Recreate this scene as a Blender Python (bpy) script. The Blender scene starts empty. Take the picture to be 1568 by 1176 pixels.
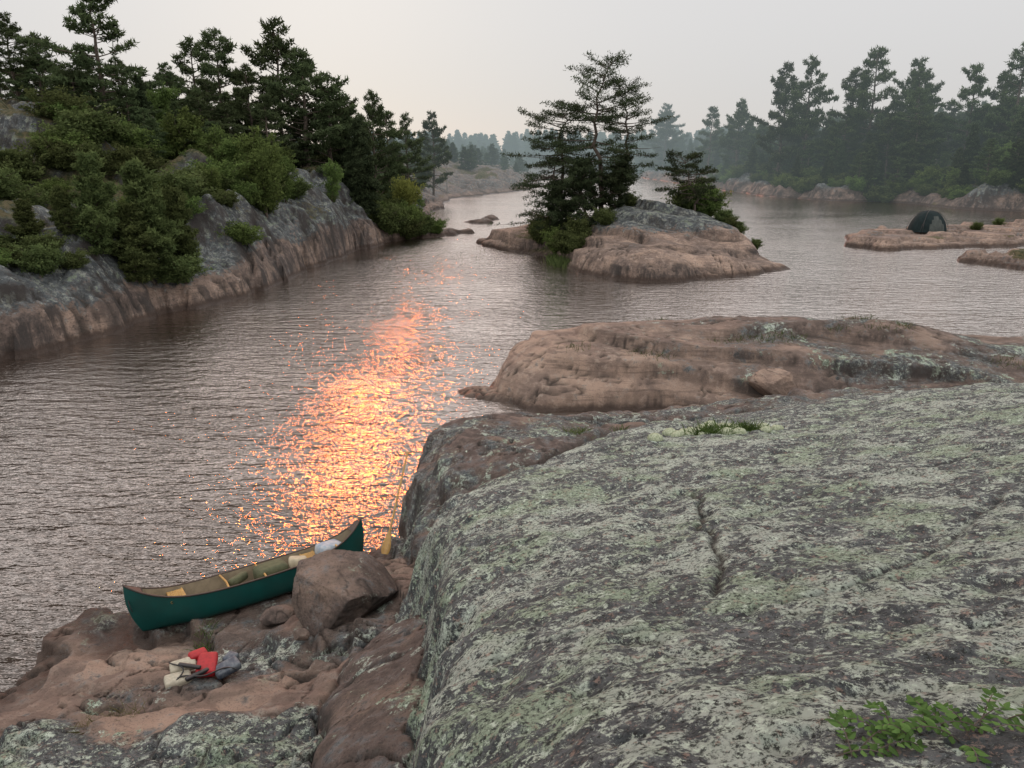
import bpy, bmesh, math, random
import numpy as np
from mathutils import Vector
SEED=11
rng=np.random.default_rng(SEED); random.seed(SEED)
scene=bpy.context.scene
def link(o):
    scene.collection.objects.link(o); return o
# ------------------------------------------------------------------ noise
_p=np.random.default_rng(3).permutation(256); _p=np.concatenate([_p,_p])
def perlin(x,y,s=0):
    x=np.asarray(x,float)+s*17.31; y=np.asarray(y,float)-s*9.73
    xi=np.floor(x).astype(int); yi=np.floor(y).astype(int)
    xf=x-xi; yf=y-yi; xi&=255; yi&=255
    u=xf*xf*xf*(xf*(xf*6-15)+10); v=yf*yf*yf*(yf*(yf*6-15)+10)
    def g(ix,iy,fx,fy):
        a=_p[_p[ix&255]+(iy&255)]*(2*math.pi/256)
        return np.cos(a)*fx+np.sin(a)*fy
    a=g(xi,yi,xf,yf); b=g(xi+1,yi,xf-1,yf); c=g(xi,yi+1,xf,yf-1); d=g(xi+1,yi+1,xf-1,yf-1)
    return 1.5*((a+(b-a)*u)+((c+(d-c)*u)-(a+(b-a)*u))*v)
def fbm(x,y,o=4,s=0,g=.5):
    r=0;a=1
    for i in range(o):
        r=r+a*perlin(x,y,s+i*3.1); a*=g; x=x*2.03; y=y*2.03
    return r
def sdist(poly,x,y):
    P=np.array(poly,float); best=np.full(x.shape,1e18); ins=np.zeros(x.shape,bool)
    n=len(P)
    for i in range(n):
        ax,ay=P[i]; bx,by=P[(i+1)%n]
        dx,dy=bx-ax,by-ay
        t=np.clip(((x-ax)*dx+(y-ay)*dy)/(dx*dx+dy*dy+1e-12),0,1)
        best=np.minimum(best,(x-ax-t*dx)**2+(y-ay-t*dy)**2)
        if ay!=by:
            ins^=((ay>y)!=(by>y))&(x<(bx-ax)*(y-ay)/(by-ay)+ax)
    return np.where(ins,1,-1)*np.sqrt(best)
def lined(pts,x,y):
    best=np.full(x.shape,1e18)
    for (ax,ay),(bx,by) in zip(pts[:-1],pts[1:]):
        dx,dy=bx-ax,by-ay
        t=np.clip(((x-ax)*dx+(y-ay)*dy)/(dx*dx+dy*dy+1e-12),0,1)
        best=np.minimum(best,(x-ax-t*dx)**2+(y-ay-t*dy)**2)
    return np.sqrt(best)
class TPS:
    def __init__(s,pts):
        P=np.array(pts,float); s.c=P[:,:2]; n=len(P)
        K=s.phi(np.hypot(P[:,None,0]-P[None,:,0],P[:,None,1]-P[None,:,1]))+np.eye(n)*.05
        A=np.zeros((n+3,n+3)); A[:n,:n]=K; Q=np.c_[np.ones(n),s.c]; A[:n,n:]=Q; A[n:,:n]=Q.T
        s.w=np.linalg.solve(A,np.r_[P[:,2],0,0,0])
    def phi(s,r): return r*r*np.log(r+1e-9)
    def __call__(s,x,y):
        r=s.w[-3]+s.w[-2]*x+s.w[-1]*y
        for (a,b),w in zip(s.c,s.w): r=r+w*s.phi(np.hypot(x-a,y-b))
        return r
def edge(top,d,c,r,k):
    return top-np.where(d>0,c*np.exp(-np.maximum(d,0)/r),c-d*k)
def sheets(h,step,mixf,w,rise=.16):
    # exfoliation sheets: gently dipping layers with short broken risers; returns height and a dark foot-crack mask
    q=h/step+w; f=q-np.floor(q); a=.5-rise/2
    f2=np.clip((f-a)/rise,0,1); f2=f2*f2*(3-2*f2); foot=np.exp(-((f-a)/.03)**2)
    return h+(np.floor(q)+f2-q)*step*mixf,foot
# ------------------------------------------------------------------ land masses (metres; camera stands at origin)
P1=[(-1.6,-4),(-.35,1.5),(-.25,2.5),(-.5,4.6),(-.65,6.2),(-.9,8.5),(-1.25,10.3),(-1.0,11.8),(.1,13),(1.0,15.4),(2,17.5),(4,19),(8,19.6),(14,20.3),(22,21),(34,22),(40,-10),(0,-12)]
T1=TPS([(0,0,6.4),(0,-4,7),(-.22,2.5,5.6),(.7,2.1,6.0),(1.75,2.1,6.05),(4,0,6.8),(.73,3.25,5.45),(-.52,6.2,4.15),(1.13,5.3,4.7),(3.35,4.3,5.35),(-1.0,10.2,3.1),(1.76,8.5,3.8),(6.4,8.75,4.4),(2.46,12.15,3.0),(9.1,12.6,3.8),(6.6,13.8,3.0),(1.25,15.6,2.1),(3.15,15.7,2.3),(4.1,19,1.3),(7.7,19.8,1.6),(14.7,20.3,2.0),(30,20,2.6),(30,0,7),(14,10,4.8)])
P2=[(-1.75,13.2),(-1.9,14),(-2.1,15),(-2.3,17.7),(-2.3,19.8),(-1,20.8),(2,21.3),(6,22),(12,23),(22,24),(34,24),(34,15),(5,12),(0,10),(-1.4,11)]
T2=TPS([(-1.4,15.2,2.0),(-1.1,13.8,2.0),(-2.0,17,1.2),(-1.2,17.2,1.7),(-1.75,19.5,1.1),(-1.8,14,1.6),(.85,20.2,1.0),(4,21,.9),(8,22,1.1),(20,22,1.3),(0,16,2.0),(-1,12.5,1.8),(34,20,1.5)])
P3=[(-8.2,5),(-8.1,9.9),(-7.9,10.6),(-7.95,11.4),(-7.7,12.1),(-7.0,12.4),(-5.5,12.9),(-4.4,13.4),(-3.1,14.0),(-2.2,14.2),(0,14),(0,-6),(-12,-6),(-11,4)]
T3=TPS([(-8,10,.12),(-7.7,12,.12),(-7,12.3,.15),(-4.5,13.3,.10),(-3,13.9,.2),(-6.1,10.8,.25),(-4.9,11.9,.2),(-4,11.2,.42),(-4.5,9,.8),(-5.65,8,1.1),(-5.7,6.8,1.5),(-3.6,6.3,1.9),(-2.77,9.6,.95),(-1.9,5.8,2.4),(-2.1,12.3,.7),(-8.5,6,.8),(-2,0,4),(-8,0,2.5)])
P5=[(-2.1,9.6),(-2.35,8.6),(-2.1,7),(-1.9,5.5),(-1.7,4),(0,4),(0,10)]
T5=TPS([(-2,8.8,1.7),(-1.3,5.2,3.0),(-1.7,7,2.4),(-1,9.5,1.9),(-.5,5,3.2),(-.5,9,2.4)])
P4=[(-.5,25),(-.4,26.3),(.3,28.5),(1.2,30.6),(4,32),(12,32.5),(18,32),(22,31),(26,32),(36,34),(36,22),(12,22.3),(5,23),(2,23.2),(.6,22.9),(0,23.8)]
T4=TPS([(-.2,26,1.4),(1.0,27.8,1.65),(1.75,29.5,1.5),(4.3,27.8,1.95),(8,27.5,2.1),(13.4,26.8,2.2),(20,28.5,1.2),(25,29,.9),(1.5,25,1.4),(5,25.2,1.65),(10,25,1.6),(18,25,1.4),(1.5,23.5,.5),(6,23.5,.6),(12,23.3,.8),(22,23.3,.9),(34,26,1.5),(4,31,1.2),(10,31.5,1.3),(16,31,1.1),(24,31,.6),(34,32,.8)])
P6=[(-2.0,25.6),(-1.5,25.0),(-.6,24.6),(.4,24.6),(.2,25.4),(-.6,25.8),(-1.3,25.9)]
P7=[(-2.7,71.4),(.3,67.7),(3.0,62.7),(4.8,58),(5.0,54.2),(6.95,51.1),(9.4,50.1),(14.2,51.5),(18.5,53.6),(20.8,56.1),(21,62),(20,70),(17,77),(10,80),(3,80),(-2,78),(-3.5,75)]
P7b=[(5.3,58.0),(6.3,56.5),(9.5,57.0),(14,56.6),(18.5,58),(20,62),(19,70),(14,76),(6,76),(4,70),(5.2,63)]
T7=TPS([(9.5,52,1.6),(9.4,54.5,1.9),(7,55,1.9),(15,54,1.4),(19.5,57,.5),(6.5,63,2.0),(4,68,2.2),(0,72,1.8),(-2.3,73,1.0),(3,63.5,.8),(4.8,59,1.0),(12,70,2.0),(5,76,1.5),(18,72,1.2)])
P8=[(31.8,71),(33.3,68.2),(40,69.5),(48.5,71.5),(60,72),(90,74),(92,86),(58,88),(50,87),(42,83),(35,79)]
P9=[(36.9,61.2),(36.5,57.5),(37.5,54.5),(45,50),(62,50),(90,52),(90,64),(60,64),(45,64)]
PR=[[(-6,98.5),(-4.2,96),(-2.6,97),(-3,99.5)],[(-3.6,101),(-1.5,103),(-3,105)],[(-8,83),(-4.4,84),(-4.8,85.2),(-8,85)]]
LB=[(-26,-20),(-24,8),(-22.5,20),(-20.9,29.7),(-20.1,32.8),(-18.9,36.3),(-17.3,40.4),(-15.6,45.1),(-15.4,50.6),(-14.7,59.5),(-12.7,72.3),(-9.7,78.6),(-5.4,80.8),(-5.6,82),(-8.5,86),(-11.3,98.7),(-12.3,117),(-12.2,154),(-3.6,177),(5.2,198),(8,240),(10,330),(5,380),(-40,420),(-300,420),(-300,-20)]
RB=[(95,60),(85,90),(78.5,112),(77.8,116.8),(72.5,125),(70.5,140),(63.9,146),(56,159),(54.7,177),(53.9,209),(53.8,319),(60,360),(420,360),(420,60)]
FB=[(-300,415),(-50,405),(20,400),(60,350),(80,345),(420,340),(420,900),(-300,900)]
CR=[[(2.45,9.3),(2.4,8.7),(2.05,7.2),(1.95,6.4),(1.7,5.4),(1.5,4.9)],[(2.2,7.4),(4,8.6),(7,9.6),(10,11.2)],[(-.6,7.4),(.6,7.9),(2,9.4),(3.2,11.5),(6,12.6)],[(.5,12),(2.5,14.3),(6,15.4),(12,16)],[(-.1,4.6),(.9,4.2),(2.4,4.6),(3.6,5.6),(5,7)]]
def crack_field(x,y,seed,sx,sy,wid):
    f=perlin(x*sx+.25*perlin(x*sx*4,y*sy*4,seed+3),y*sy+.25*perlin(x*sx*4,y*sy*4,seed+5),seed)
    gate=np.clip(perlin(x*sx*.8+5,y*sy*.8,seed+9)*3+.6,0,1)
    return np.exp(-(f/wid)**2)*gate
def near_all(x,y):
    r=fbm(x*.9,y*.9,3,1); w=fbm(x*2.3+9,y*2.3,3,5)
    g1=np.clip(fbm(x*.22,y*.22,2,52)*2.2+.45,0,1)
    d1=sdist(P1,x,y)+.22*r+.07*w
    h1=edge(T1(x,y),d1,.42,.4,3.2)
    d2=sdist(P2,x,y)+.25*r
    h2=edge(T2(x,y)+.12*r,d2,.5,.4,2.4)
    h2,ft2=sheets(h2,.8,.35*g1,.25*x-.1*y+.4*fbm(x*.4,y*.4,2,19))
    d3=sdist(P3,x,y)+.25*r
    t3=T3(x,y)+.15*fbm(x*.5+y*.3,y*.7,3,8)
    h3=edge(t3,d3,.12,.25,.8)
    h3,ft3=sheets(h3,.34,.55,.45*x+.35*y+.6*fbm(x*.4,y*.4,3,31))
    d5=sdist(P5,x,y)+.2*r
    h5=edge(T5(x,y),d5,.3,.25,3.0)
    d4=sdist(P4,x,y)+.45*fbm(x*.3,y*.3,3,2)
    t4=T4(x,y)+.20*fbm(x*.22,y*.4,2,18)
    h4=edge(t4,d4,.6,.45,2.2)
    h4,ft4=sheets(h4,1.05,.42*g1,.12*x+.15*y+.7*fbm(x*.13,y*.2,2,21)+.3,.16)
    h6=edge(.18,sdist(P6,x,y)+.1*r,.06,.2,.5)
    st=np.stack([h1,h2,h3,h5,h4,h6]); hid=np.argmax(st,0); h=np.max(st,0)
    s2=np.sort(st,0); seam=np.exp(-((s2[-1]-s2[-2])/.05)**2)*(y<22)
    h=h-.10*seam
    rough=np.where(hid==4,.45,1.)
    h=h+rough*(.06*fbm(x*.9,y*.75,3,40)+.024*fbm(x*3.5,y*3.5,4,44,.6))
    pit=np.clip(fbm(x*2.2,y*2.2,3,50)-.3,0,1); h=h-pit*.08*rough
    ck=.5*seam
    gate=np.clip(fbm(x*.5,y*.5,2,55)*2.5+.7,0,1)
    for k,ft,gg in ((1,ft2,g1),(2,ft3,1),(4,ft4,g1)): ck=np.maximum(ck,np.where(hid==k,ft*gate*gg*.9,0))
    for i,c in enumerate(CR):
        wv=.09*fbm(x*3,y*3,2,60+i); dd=lined(c,x+wv,y+wv); g_=np.exp(-(dd/(.035 if i==0 else .028))**2)
        h=h-(.06 if i==0 else .035)*g_; ck=np.maximum(ck,g_*(1. if i==0 else .6))
    for sd_,sx,sy,wd,dp in [(70,.35,.5,.016,.12),(75,.6,.28,.018,.10),(78,.2,.75,.018,.12),(88,.12,.45,.012,.14)]:
        g_=crack_field(x,y,sd_,sx,sy,wd); q=np.where(hid>0,1.,.0); h=h-dp*g_*q; ck=np.maximum(ck,g_*q)
    return h,hid,ck,pit
def near_h(x,y): return near_all(x,y)[0]
def island_all(x,y):
    r=fbm(x*.2,y*.2,3,2)
    h=edge(T7(x,y)+.2*r,sdist(P7,x,y)+.7*r,.7,.45,2.2)
    d=sdist(P7b,x,y)+.6*r
    dome=1.5+2.9*np.exp(-(((x-12)/6.6)**2+((y-65)/7)**2))+.35*r-np.where(d>0,.9*np.exp(-d/.9),.9-d*1.3)
    h=np.maximum(h,dome)
    g1=np.clip(fbm(x*.12,y*.12,2,53)*2.2+.4,0,1)
    h,ft=sheets(h,1.5,.55*g1,.10*x+.07*y+.6*fbm(x*.08,y*.1,2,4),.16)
    ck=ft*.9*g1
    for sd_,sx,sy in [(71,.16,.22),(73,.3,.1),(76,.07,.35),(79,.05,.5)]:
        g_=crack_field(x,y,sd_,sx,sy,.02); h=h-.22*g_; ck=np.maximum(ck,g_)
    return h+.05*fbm(x*1.0,y*1.0,3,6),ck
def island_h(x,y): return island_all(x,y)[0]
def low_all(x,y):
    r=fbm(x*.2,y*.2,3,12)
    h=edge(.95+.3*r,sdist(P8,x,y)+.9*r,.6,.9,1.2)
    h=np.maximum(h,edge(1.1+.3*r,sdist(P9,x,y)+.9*r,.8,.9,1.2))
    h,ft=sheets(h,.6,.6,.05*x+.12*y+.5*r)
    return h+.04*fbm(x*1.2,y*1.2,2,6),ft*.7
def low_h(x,y): return low_all(x,y)[0]
def reef_h(x,y):
    h=np.full(x.shape,-9.)
    r=fbm(x*.6,y*.6,3,14)
    for p in PR: h=np.maximum(h,edge(.45+.2*r,sdist(p,x,y)+.3*r,.2,.4,1))
    return h
def left_all(x,y):
    r=fbm(x*.12,y*.12,3,22); w=fbm(x*.35,y*.35,3,25)
    blk=fbm(x*.13+y*.06,y*.13,2,27)
    d=sdist(LB,x,y)+.18*w+.7*r+.9*np.round(blk*2.5)/2.5
    cl=np.interp(y,[20,30,40,46,52,62,72,77,80,90,120,150,200],[2.0,2.0,1.6,1.9,3.0,3.8,3.0,1.2,.6,.8,1.0,.6,.6])*(1+.3*r)
    hs=np.interp(y,[0,70,82,100,140,180,400],[1,1,.75,.7,.68,.8,.8])
    rc=np.clip(.5+fbm(x*.09,y*.09,2,33),0,1)
    dd=d/(.5+1.2*rc)
    h=np.interp(dd,[-4,0,.25,.6,1.0,1.8],[-3,0,.52,.82,.96,1.06])
    h=np.where(d<0,d*.9,h*cl)+hs*np.interp(d,[.9,4,10,22,40,80,200],[0,2,3.9,7.3,9,11,12])
    h=h+(1.2*r+.4*w)*np.clip((d-.8)/3,0,1)
    g1=np.clip(fbm(x*.1,y*.1,2,54)*2.2+.4,0,1)
    h2,ft=sheets(h,1.6,.45*g1,.06*x+.1*y+.6*fbm(x*.08,y*.08,2,28))
    h=np.where(d>.9,h2,h)+.07*fbm(x*1.,y*1.,3,29)*np.clip(d+.5,0,1)
    ck=ft*.7*(d>1.2)*g1
    for sd_,sx,sy in [(91,.12,.3),(93,.3,.12),(96,.2,.5),(98,.09,.5)]:
        g_=crack_field(x,y,sd_,sx,sy,.025); h=h-.3*g_*(d>.1); ck=np.maximum(ck,g_)
    return h,ck,cl,d
def left_h(x,y): return left_all(x,y)[0]
def right_h(x,y):
    r=fbm(x*.08,y*.08,3,32); w=fbm(x*.25,y*.25,3,35)
    d=sdist(RB,x,y)+1.2*w+2.2*r
    h=np.interp(d,[-6,0,1.2,2.4,6,20,60,120],[-4,0,1.4,2.0,3.4,5.5,9,11])
    return h+(1.1*r+.6*w)*np.clip(d/2,0,1)
def far_h(x,y):
    r=fbm(x*.04,y*.04,4,36)
    d=sdist(FB,x,y)+4*r
    return np.interp(d,[-8,0,4,30,100],[-4,0,3,8,11])+r
def gz(x,y):
    X_=np.array([float(x)]); Y_=np.array([float(y)])
    if y<36 and x>-12: return float(near_h(X_,Y_)[0])
    c=[left_h(X_,Y_)[0]] if x<12 else []
    if -6<x<26 and 46<y<84: c.append(island_h(X_,Y_)[0])
    if x>28 and y<92: c.append(low_h(X_,Y_)[0])
    if x>45: c.append(right_h(X_,Y_)[0])
    if y>330: c.append(far_h(X_,Y_)[0])
    return float(max(c)) if c else 0.
# ------------------------------------------------------------------ mesh helpers
def make_mesh(name,V,groups,col=None,smooth=True,mats=()):
    me=bpy.data.meshes.new(name)
    V=np.asarray(V,np.float32)
    me.vertices.add(len(V)); me.vertices.foreach_set('co',V.ravel())
    loops=np.concatenate([np.asarray(F,np.int32).ravel() for F,m in groups])
    sizes=np.concatenate([np.full(len(F),np.asarray(F).shape[1],np.int32) for F,m in groups])
    st=np.concatenate([[0],np.cumsum(sizes)[:-1]]).astype(np.int32)
    mi=np.concatenate([np.full(len(F),m,np.int32) for F,m in groups])
    me.loops.add(len(loops)); me.loops.foreach_set('vertex_index',loops)
    me.polygons.add(len(st)); me.polygons.foreach_set('loop_start',st)
    for m in mats: me.materials.append(m)
    me.polygons.foreach_set('material_index',mi)
    me.update(calc_edges=True)
    me.polygons.foreach_set('use_smooth',np.full(len(st),smooth,bool))
    if col is not None:
        a=me.color_attributes.new(name='tint',type='FLOAT_COLOR',domain='POINT')
        C=np.zeros((len(V),4),np.float32); C[:,:col.shape[1]]=col; a.data.foreach_set('color',C.ravel())
    me.validate()
    return me
def grid_patch(name,X,Y,hc,mat,zmin=-.9):
    x=X.ravel(); y=Y.ravel(); z,col=hc(x,y)
    ny,nx=X.shape
    i=np.arange(ny*nx).reshape(ny,nx)
    F=np.stack([i[:-1,:-1],i[:-1,1:],i[1:,1:],i[1:,:-1]],-1).reshape(-1,4)
    keep=(z[F].max(1)>zmin); F=F[keep]
    used=np.unique(F); mp=np.zeros(ny*nx,int); mp[used]=np.arange(len(used))
    V=np.c_[x,y,z][used]
    me=make_mesh(name,V,[(mp[F],0)],col[used],True,[mat])
    return link(bpy.data.objects.new(name,me))
# ------------------------------------------------------------------ materials
def newmat(name):
    m=bpy.data.materials.new(name); m.use_nodes=True; nt=m.node_tree; nt.nodes.clear(); return m,nt
class N:
    def __init__(s,nt): s.nt=nt
    def n(s,t,**k):
        nd=s.nt.nodes.new(t)
        for a,b in k.items(): setattr(nd,a,b)
        return nd
    def put(s,sock,v):
        if hasattr(v,'is_linked') or isinstance(v,bpy.types.NodeSocket): s.nt.links.new(v,sock)
        else:
            if isinstance(v,(tuple,list)) and len(v)==3 and sock.type=='RGBA': v=(*v,1)
            sock.default_value=v
    def math(s,op,a,b=0,c=0,clamp=False):
        m=s.n('ShaderNodeMath',operation=op); m.use_clamp=clamp
        s.put(m.inputs[0],a); s.put(m.inputs[1],b); s.put(m.inputs[2],c); return m.outputs[0]
    def noise(s,vec,scale,detail=4,rough=.55,dist=0):
        m=s.n('ShaderNodeTexNoise'); s.put(m.inputs['Vector'],vec); m.inputs['Scale'].default_value=scale; m.inputs['Detail'].default_value=detail; m.inputs['Roughness'].default_value=rough; m.inputs['Distortion'].default_value=dist; return m.outputs['Fac']
    def ss(s,v,a,b,lo=0,hi=1):
        m=s.n('ShaderNodeMapRange',interpolation_type='SMOOTHSTEP'); s.put(m.inputs[0],v)
        s.put(m.inputs[1],a); s.put(m.inputs[2],b); s.put(m.inputs[3],lo); s.put(m.inputs[4],hi); return m.outputs[0]
    def mix(s,f,a,b,bt='MIX'):
        m=s.n('ShaderNodeMix',data_type='RGBA',blend_type=bt); s.put(m.inputs[0],f); s.put(m.inputs[6],a); s.put(m.inputs[7],b); return m.outputs[2]
    def vscale(s,vec,sc,rot=(0,0,0)):
        m=s.n('ShaderNodeMapping'); s.put(m.inputs[0],vec); m.inputs['Scale'].default_value=sc; m.inputs['Rotation'].default_value=rot; return m.outputs[0]
HAZE_PAINT=(.38,.45,.47)
def painted_haze_out(b,shader,pos,amount=1.0):
    # smoke haze painted into surfaces: glowing grey-blue mixed in by distance from origin
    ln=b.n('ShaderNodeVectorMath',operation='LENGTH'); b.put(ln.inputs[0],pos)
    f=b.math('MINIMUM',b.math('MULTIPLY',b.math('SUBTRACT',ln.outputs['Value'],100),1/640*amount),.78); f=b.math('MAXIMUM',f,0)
    em=b.n('ShaderNodeEmission'); b.put(em.inputs[0],HAZE_PAINT); em.inputs[1].default_value=1
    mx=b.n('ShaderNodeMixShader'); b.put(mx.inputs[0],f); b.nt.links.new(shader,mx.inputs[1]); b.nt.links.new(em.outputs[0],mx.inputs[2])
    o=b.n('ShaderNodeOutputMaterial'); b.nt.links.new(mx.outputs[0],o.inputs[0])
def rock_material(name,near):
    m,nt=newmat(name); b=N(nt)
    geo=b.n('ShaderNodeNewGeometry'); pos=geo.outputs['Position']
    at=b.n('ShaderNodeAttribute',attribute_name='tint'); sp=b.n('ShaderNodeSeparateColor'); nt.links.new(at.outputs['Color'],sp.inputs[0])
    Lc,So,Dk=sp.outputs[0],sp.outputs[1],sp.outputs[2]; Ck=at.outputs['Alpha']
    px=b.n('ShaderNodeSeparateXYZ'); nt.links.new(pos,px.inputs[0]); z=px.outputs[2]
    nrm=b.n('ShaderNodeSeparateXYZ'); nt.links.new(geo.outputs['Normal'],nrm.inputs[0]); up=nrm.outputs[2]
    big=b.noise(pos,.7,4,.62); mid=b.noise(pos,3.1,6,.68)
    v1=b.noise(pos,5.5 if near else 2.0,8 if near else 6,.8,0)
    band=b.noise(b.vscale(pos,(.5,.9,7.0),(.1,.25,0)),1.3,4,.6,.5)
    pink=b.mix(b.ss(big,.38,.62),(.37,.27,.21),(.205,.152,.125))
    pink=b.mix(b.ss(mid,.5,.68),pink,(.44,.34,.27))
    pink=b.mix(b.math('MULTIPLY',b.ss(band,.52,.62),.55),pink,(.135,.10,.085))
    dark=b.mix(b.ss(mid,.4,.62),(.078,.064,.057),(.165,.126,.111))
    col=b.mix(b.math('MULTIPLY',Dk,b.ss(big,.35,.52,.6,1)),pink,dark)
    grey=b.mix(b.ss(v1,.38,.62),(.055,.065,.070),(.165,.182,.187))
    col=b.mix(b.ss(b.math('ADD',b.math('MULTIPLY',Lc,.5),mid),.58,.78),col,grey)
    th=b.math('SUBTRACT',.675,b.math('MULTIPLY',Lc,.186))
    if near:
        l0=b.noise(pos,1.7,5,.7)
        d1=b.math('SUBTRACT',v1,b.math('ADD',th,b.math('MULTIPLY',b.math('SUBTRACT',.5,l0),1.15)))
        lm=b.math('MULTIPLY',b.math('MULTIPLY',d1,30,0,True),b.ss(Lc,.02,.25))
        lcol=b.mix(b.ss(big,.42,.56),(.34,.43,.32),(.48,.54,.48))
        v2=b.noise(pos,30,5,.8); v3=b.noise(b.vscale(pos,(1,1,1),(.4,.2,1)),11,7,.8)
        dots=b.math('MULTIPLY',b.ss(v3,.54,.56),b.ss(Lc,.15,.7,0,.9)); lm=b.math('MAXIMUM',lm,dots)
        lcol=b.mix(b.ss(v2,.42,.54),b.mix(.75,lcol,(.07,.09,.07)),lcol)
        lcol=b.mix(b.ss(v3,.555,.595),lcol,(.64,.74,.63))
        col=b.mix(lm,col,lcol)
        pk=b.math('MULTIPLY',b.ss(v3,.42,.395),b.math('MULTIPLY',Lc,.7)); col=b.mix(pk,col,(.40,.285,.23))
        col=b.mix(b.math('MULTIPLY',b.ss(v2,.455,.41),b.ss(Lc,0,.5,.40,.92)),col,(.025,.028,.027))
    else:
        d1=b.math('SUBTRACT',v1,b.math('ADD',th,b.math('MULTIPLY',b.math('SUBTRACT',.5,mid),.55)))
        lm=b.math('MULTIPLY',b.math('MULTIPLY',d1,25,0,True),b.ss(Lc,.02,.25))
        lcol=b.mix(b.ss(big,.42,.56),(.19,.23,.18),(.28,.30,.27))
        v2=b.noise(pos,9,4,.75)
        col=b.mix(lm,col,lcol); col=b.mix(b.math('MULTIPLY',b.ss(v2,.46,.38),.7),col,(.045,.043,.04))
    st=b.noise(b.vscale(pos,(.9,.9,.12)),1.0,5,.72); steep=b.ss(up,.72 if near else .82,.5)
    stk=b.math('MULTIPLY',b.math('MULTIPLY',steep,b.ss(st,.45 if near else .42,.58)),b.ss(Dk,.1,.6,.25 if near else .4,.8 if near else .94))
    col=b.mix(stk,col,(.045,.04,.038))
    col=b.mix(b.math('MULTIPLY',Ck,.92),col,(.03,.026,.023))
    soil=b.mix(b.ss(mid,.4,.6),(.03,.04,.014),(.10,.085,.045)); sm=b.math('MULTIPLY',b.ss(b.math('ADD',So,b.math('MULTIPLY',b.math('SUBTRACT',mid,.5),1.6)),.35,.5),b.ss(up,.5,.8))
    col=b.mix(sm,col,soil)
    zz=b.math('ADD',z,b.math('MULTIPLY',b.math('SUBTRACT',mid,.5),.35))
    col=b.mix(b.math('MULTIPLY',b.ss(zz,.32 if near else .5,.06 if near else .15),.88),col,(.045,.03,.023))
    p=b.n('ShaderNodeBsdfPrincipled'); b.put(p.inputs['Base Color'],col); b.put(p.inputs['Roughness'],b.ss(zz,.0,.3,.3,.85)); p.inputs['Specular IOR Level'].default_value=.25
    hgt=b.math('ADD',b.math('MULTIPLY',mid,.9),b.math('MULTIPLY',v1,b.ss(Lc,0,.6,.4,1.1)))
    if near: hgt=b.math('ADD',hgt,b.math('MULTIPLY',v2,.35))
    bp=b.n('ShaderNodeBump'); bp.inputs['Strength'].default_value=1; bp.inputs['Distance'].default_value=.075 if near else .12; b.put(bp.inputs['Height'],hgt); nt.links.new(bp.outputs[0],p.inputs['Normal'])
    if near:
        o=b.n('ShaderNodeOutputMaterial'); nt.links.new(p.outputs[0],o.inputs[0])
    else: painted_haze_out(b,p.outputs[0],pos,.9)
    return m
ROCK=rock_material('granite',True); ROCKF=rock_material('weathered_granite',False)
def foliage_material(name,dark,light,trans=.25):
    m,nt=newmat(name); b=N(nt)
    at=b.n('ShaderNodeAttribute',attribute_name='tint'); sp=b.n('ShaderNodeSeparateColor'); nt.links.new(at.outputs['Color'],sp.inputs[0])
    oi=b.n('ShaderNodeObjectInfo'); geo=b.n('ShaderNodeNewGeometry')
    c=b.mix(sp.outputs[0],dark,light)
    hs=b.n('ShaderNodeHueSaturation'); hs.inputs['Saturation'].default_value=.9; b.put(hs.inputs['Color'],c); b.put(hs.inputs['Hue'],b.math('ADD',.485,b.math('MULTIPLY',oi.outputs['Random'],.03))); b.put(hs.inputs['Value'],b.math('ADD',.7,b.math('MULTIPLY',oi.outputs['Random'],.5)))
    d=b.n('ShaderNodeBsdfDiffuse'); t=b.n('ShaderNodeBsdfTranslucent'); nt.links.new(hs.outputs[0],d.inputs[0]); nt.links.new(hs.outputs[0],t.inputs[0])
    mx=b.n('ShaderNodeMixShader'); mx.inputs[0].default_value=trans; nt.links.new(d.outputs[0],mx.inputs[1]); nt.links.new(t.outputs[0],mx.inputs[2])
    painted_haze_out(b,mx.outputs[0],geo.outputs['Position'])
    return m
F_PINE=foliage_material('pine_needles',(.030,.048,.024),(.102,.138,.056))
F_DARK=foliage_material('spruce_needles',(.023,.038,.020),(.072,.096,.044))
F_CED=foliage_material('cedar_foliage',(.042,.066,.023),(.138,.175,.055),.3)
F_DEC=foliage_material('broad_leaves',(.047,.08,.022),(.17,.24,.058),.35)
F_YEL=foliage_material('yellow_leaves',(.12,.14,.03),(.28,.29,.06),.4)
F_GRS=foliage_material('grass_blades',(.10,.12,.04),(.30,.28,.13),.3)
F_LEAF=foliage_material('plant_leaves',(.05,.10,.025),(.13,.24,.055),.3)
def simple(name,col,rough=.6,col2=None,scale=8,bump=0,spec=.5,haze=False,metal=0):
    m,nt=newmat(name); b=N(nt); geo=b.n('ShaderNodeNewGeometry'); tc=b.n('ShaderNodeTexCoord')
    p=b.n('ShaderNodeBsdfPrincipled'); p.inputs['Roughness'].default_value=rough; p.inputs['Specular IOR Level'].default_value=spec; p.inputs['Metallic'].default_value=metal
    nz=b.noise(tc.outputs['Object'],scale,4,.6)
    b.put(p.inputs['Base Color'],b.mix(b.ss(nz,.35,.65),col,col2 or tuple(c*.75 for c in col)))
    if bump:
        bp=b.n('ShaderNodeBump'); bp.inputs['Distance'].default_value=bump; b.put(bp.inputs['Height'],nz); nt.links.new(bp.outputs[0],p.inputs['Normal'])
    painted_haze_out(b,p.outputs[0],geo.outputs['Position'])
    return m
BARK=simple('bark',(.13,.105,.085),.9,(.06,.05,.043),6,0,.2)
BARKD=simple('weathered_wood',(.28,.26,.24),.9,(.16,.15,.14),6,0,.2)
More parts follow.
